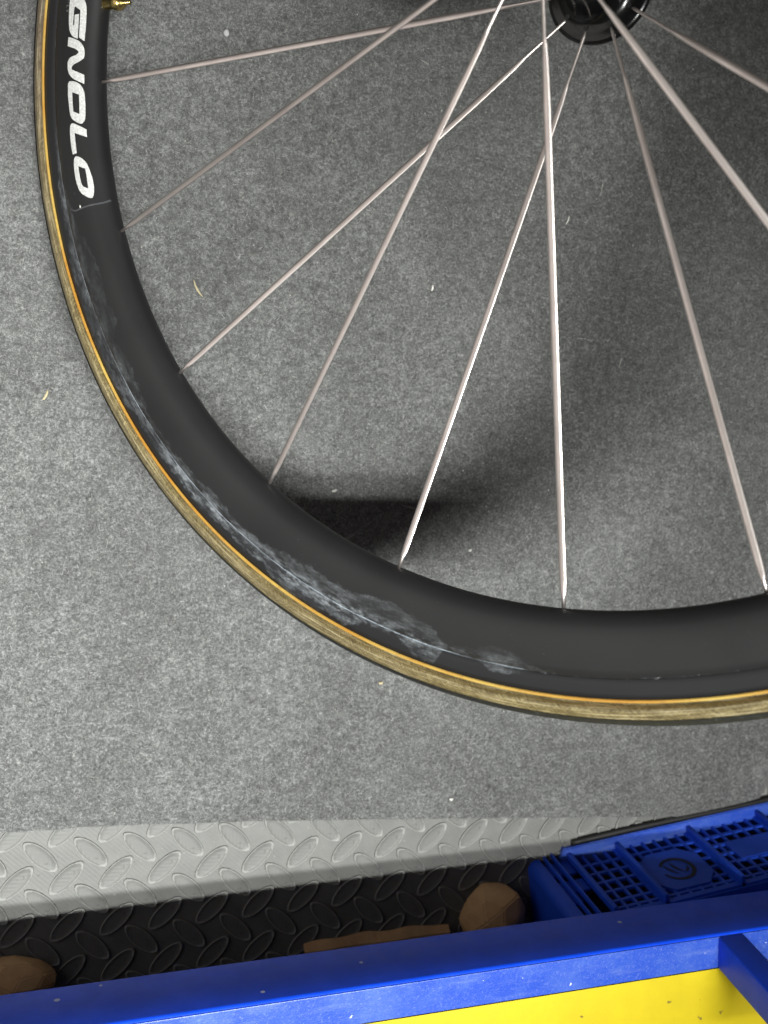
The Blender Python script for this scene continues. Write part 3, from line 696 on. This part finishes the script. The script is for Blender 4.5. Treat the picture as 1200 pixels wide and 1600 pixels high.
RX = [.0300, .0675, .1255, .1835, .2415, .2990]                    # ribs
for x in RX: cpart('rib', leanbox('rib', (x - .0016, -.0012, .0049), (x + .0016, .0042, CH - .001), .0005))
cpart('corner_post', slab('corner_post', rounded_left(0, .0088, -.060, .0012, .0072), .0, CH, LEAN))
cpart('corner_rib', leanbox('corner_rib', (.0120, -.0012, .0), (.0132, .0030, CH), .0004))
cpart('corner_rib', leanbox('corner_rib', (.0180, -.0012, .0), (.0192, .0036, CH), .0004))
cpart('corner_web', leanbox('corner_web', (.0092, -.0030, .0049), (.0284, -.0014, .020), .0003))
cpart('corner_web', leanbox('corner_web', (.0092, -.0030, .0270), (.0284, -.0014, .040), .0003))
cpart('corner_web', leanbox('corner_web', (.0092, -.0030, .0270), (.0170, -.0013, .0520), .0003))
rows = [.0049, .0160, .0266, .0372, .0478, .0584, .0660]
for bi, (xa, xb) in enumerate(zip(RX, RX[1:])):
    nc = 4 if bi == 0 else 6; pitch = (xb - xa - .0032) / nc
    bm = bmesh.new()
    for z in rows[1:]: box(bm, (xa + .0017, -.0026, z - .0011), (xb - .0017, -.0008, z + .0011))
    box(bm, (xa + .0017, -.0026, CH - .0040), (xb - .0017, -.0008, CH))
    for k in range(nc + 1):
        x = xa + .0016 + pitch * k; x = min(max(x, xa + .0027), xb - .0027)
        box(bm, (x - .0010, -.0027, .0049), (x + .0010, -.0007, CH - .002))
    for q in bm.verts: q.co.y -= LEAN * q.co.z
    cpart('lattice_panel', bm_mesh('lattice_panel', bm))
def plate(pts, y0=-.0030, y1=.0002):
    bm = bmesh.new(); vs = [bm.verts.new((x, y0, z)) for x, z in pts]; fc = bm.faces.new(vs)
    r = bmesh.ops.extrude_face_region(bm, geom=[fc])
    for q in r['geom']:
        if isinstance(q, bmesh.types.BMVert): q.co.y = y1
    for q in bm.verts: q.co.y -= LEAN * q.co.z
    return bm_mesh('plate', bm)
hx, hz = .0925, .0435
hexp = cpart('emblem_plate', plate([(hx - .0125, .0215), (hx + .0125, .0215), (hx + .0225, .0320), (hx + .0225, .0530), (hx + .0130, .0640), (hx - .0130, .0640), (hx - .0225, .0530), (hx - .0225, .0320)]))
def flat_on_plate(name, polys, mat, par):
    V = []; F = []
    for pl in polys:
        k = len(V); V += [(x, .0004 - LEAN * z, z) for x, z in pl[0]]; F += [tuple(k + i for i in q) for q in pl[1]]
    return link(name, mesh(name, V, F), mat, parent=par)
def arc(cx, cz, r0, r1, a0, a1, n=26):
    P = []; F = []
    for i in range(n + 1):
        s = i / n; t = math.radians(a0 + (a1 - a0) * s); w = (r1 - r0) / 2 * (.55 + .45 * math.sin(PI * min(1, max(0, s)))); rm = (r0 + r1) / 2
        P += [(cx + (rm - w) * math.cos(t), cz + (rm - w) * math.sin(t)), (cx + (rm + w) * math.cos(t), cz + (rm + w) * math.sin(t))]
    for i in range(n): F.append((2 * i, 2 * i + 1, 2 * i + 3, 2 * i + 2))
    return P, F
def sliver(x0, z0, x1, z1, w, n=8):
    P = []; F = []; d = Vector((x1 - x0, z1 - z0)); nn = Vector((-d.y, d.x)).normalized()
    for i in range(n + 1):
        s = i / n; ww = w * math.sin(PI * (s * .9 + .05)); c = Vector((x0, z0)) + d * s + nn * (.0012 * math.sin(PI * s)); P += [tuple(c + nn * ww), tuple(c - nn * ww)]
    for i in range(n): F.append((2 * i, 2 * i + 1, 2 * i + 3, 2 * i + 2))
    return P, F
flat_on_plate('emblem', [arc(hx, hz, .0098, .0130, -150, 165), sliver(hx - .0075, hz - .0075, hx - .001, hz + .006, .0011), sliver(hx - .002, hz - .0085, hx + .0035, hz + .005, .0012), sliver(hx + .0035, hz + .005, hx + .008, hz - .001, .001)], MAT['navy'], hexp)
for x_ in (.1545, .2125): cpart('blank_plate', plate([(x_ - .0135, .0266), (x_ + .022, .0266), (x_ + .022, .0478), (x_ - .0135, .0478)], -.0030, -.0002))
# the other walls and the upturned bottom
cpart('end_wall', leanbox('end_wall', (.0004, -CD + .004, .0), (.0030, -.0605, CH), .0003))
cpart('back_wall', box_mesh('back_wall', (.003, -CD, .0049), (CL, -CD + .003, CH)))
cpart('crate_bottom', box_mesh('crate_bottom', (.003, -CD + .0005, CH + .0002), (CL, -.0150, CH + .0020)))

# ------------------------------------------------------------------ brown paper between carpet and trolley
def crumple(name, cx, cy, rx, ry, h, seed, label, rot=0.0):
    bm = bmesh.new(); bmesh.ops.create_icosphere(bm, subdivisions=2, radius=1)
    for q in bm.verts:
        p = q.co.copy(); n = mnoise.voronoi(p * 1.5 + Vector((seed, 0, 0)))[0]
        k = 1 + .14 * (n[1] - n[0]) + .08 * mnoise.noise(p * 2 + Vector((0, seed, 0))) - .05
        z = max(p.z * k, -.15)
        q.co = Vector((p.x * k * rx, p.y * k * ry, z * h + .15 * h))
    bmesh.ops.bevel(bm, geom=list(bm.edges), offset=.0009, segments=2, affect='EDGES')
    o = link(name, bm_mesh(name, bm, False), MAT['kraft'], label=label, cat='brown paper'); o.location = (cx, cy, MAT_Z + .001); o.rotation_euler = (0, 0, rot)
    return o
c1 = floor_pt(778, 1428, .012)
crumple('brown_paper', c1.x, c1.y - .005, .0250, .0235, .024, 3.3, 'crumpled brown paper bulge beside the left end of the lattice crate', .3)
c2 = floor_pt(20, 1530, .012)
crumple('brown_paper', c2.x, c2.y - .006, .0270, .016, .019, 8.1, 'rounded brown paper fold at the far left behind the trolley rail', -.1)
v = []; f = []; n = 24
for i in range(n + 1):
    s = i / n; p = floor_pt(475 + (702 - 475) * s, 1477 + (1446 - 1477) * s, .006); w = .0022 * math.sin(PI * s) ** .6 * (1 + .4 * math.sin(s * 19))
    v += [(p.x, p.y + w, .004), (p.x, p.y - .004, .0075 + .001 * math.sin(s * 13)), (p.x, p.y - .03, .004)]
for i in range(n):
    for k in range(2): f.append((i * 3 + k, (i + 1) * 3 + k, (i + 1) * 3 + k + 1, i * 3 + k + 1))
link('brown_paper', mesh('brown_paper', v, f), MAT['kraft'], label='long flat strip of brown paper just behind the middle of the trolley rail', cat='brown paper')
# black strip along the upper side of the crate
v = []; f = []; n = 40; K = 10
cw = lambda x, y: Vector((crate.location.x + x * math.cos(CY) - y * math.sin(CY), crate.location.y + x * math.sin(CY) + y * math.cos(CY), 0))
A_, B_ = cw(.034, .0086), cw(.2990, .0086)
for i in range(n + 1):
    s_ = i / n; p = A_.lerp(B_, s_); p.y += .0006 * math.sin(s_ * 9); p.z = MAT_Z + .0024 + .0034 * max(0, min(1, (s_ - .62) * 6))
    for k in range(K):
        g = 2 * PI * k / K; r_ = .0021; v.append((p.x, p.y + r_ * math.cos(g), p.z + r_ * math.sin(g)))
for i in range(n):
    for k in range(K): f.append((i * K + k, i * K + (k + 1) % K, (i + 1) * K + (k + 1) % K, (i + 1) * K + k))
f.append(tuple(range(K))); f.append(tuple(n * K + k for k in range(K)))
link('black_cord', mesh('black_cord', v, f, True), MAT['black'], label='thin black cord running along the upper lip of the blue lattice crate', cat='cord')  # dark line along the lip, not certain to be a cord
bpy.context.view_layer.update()
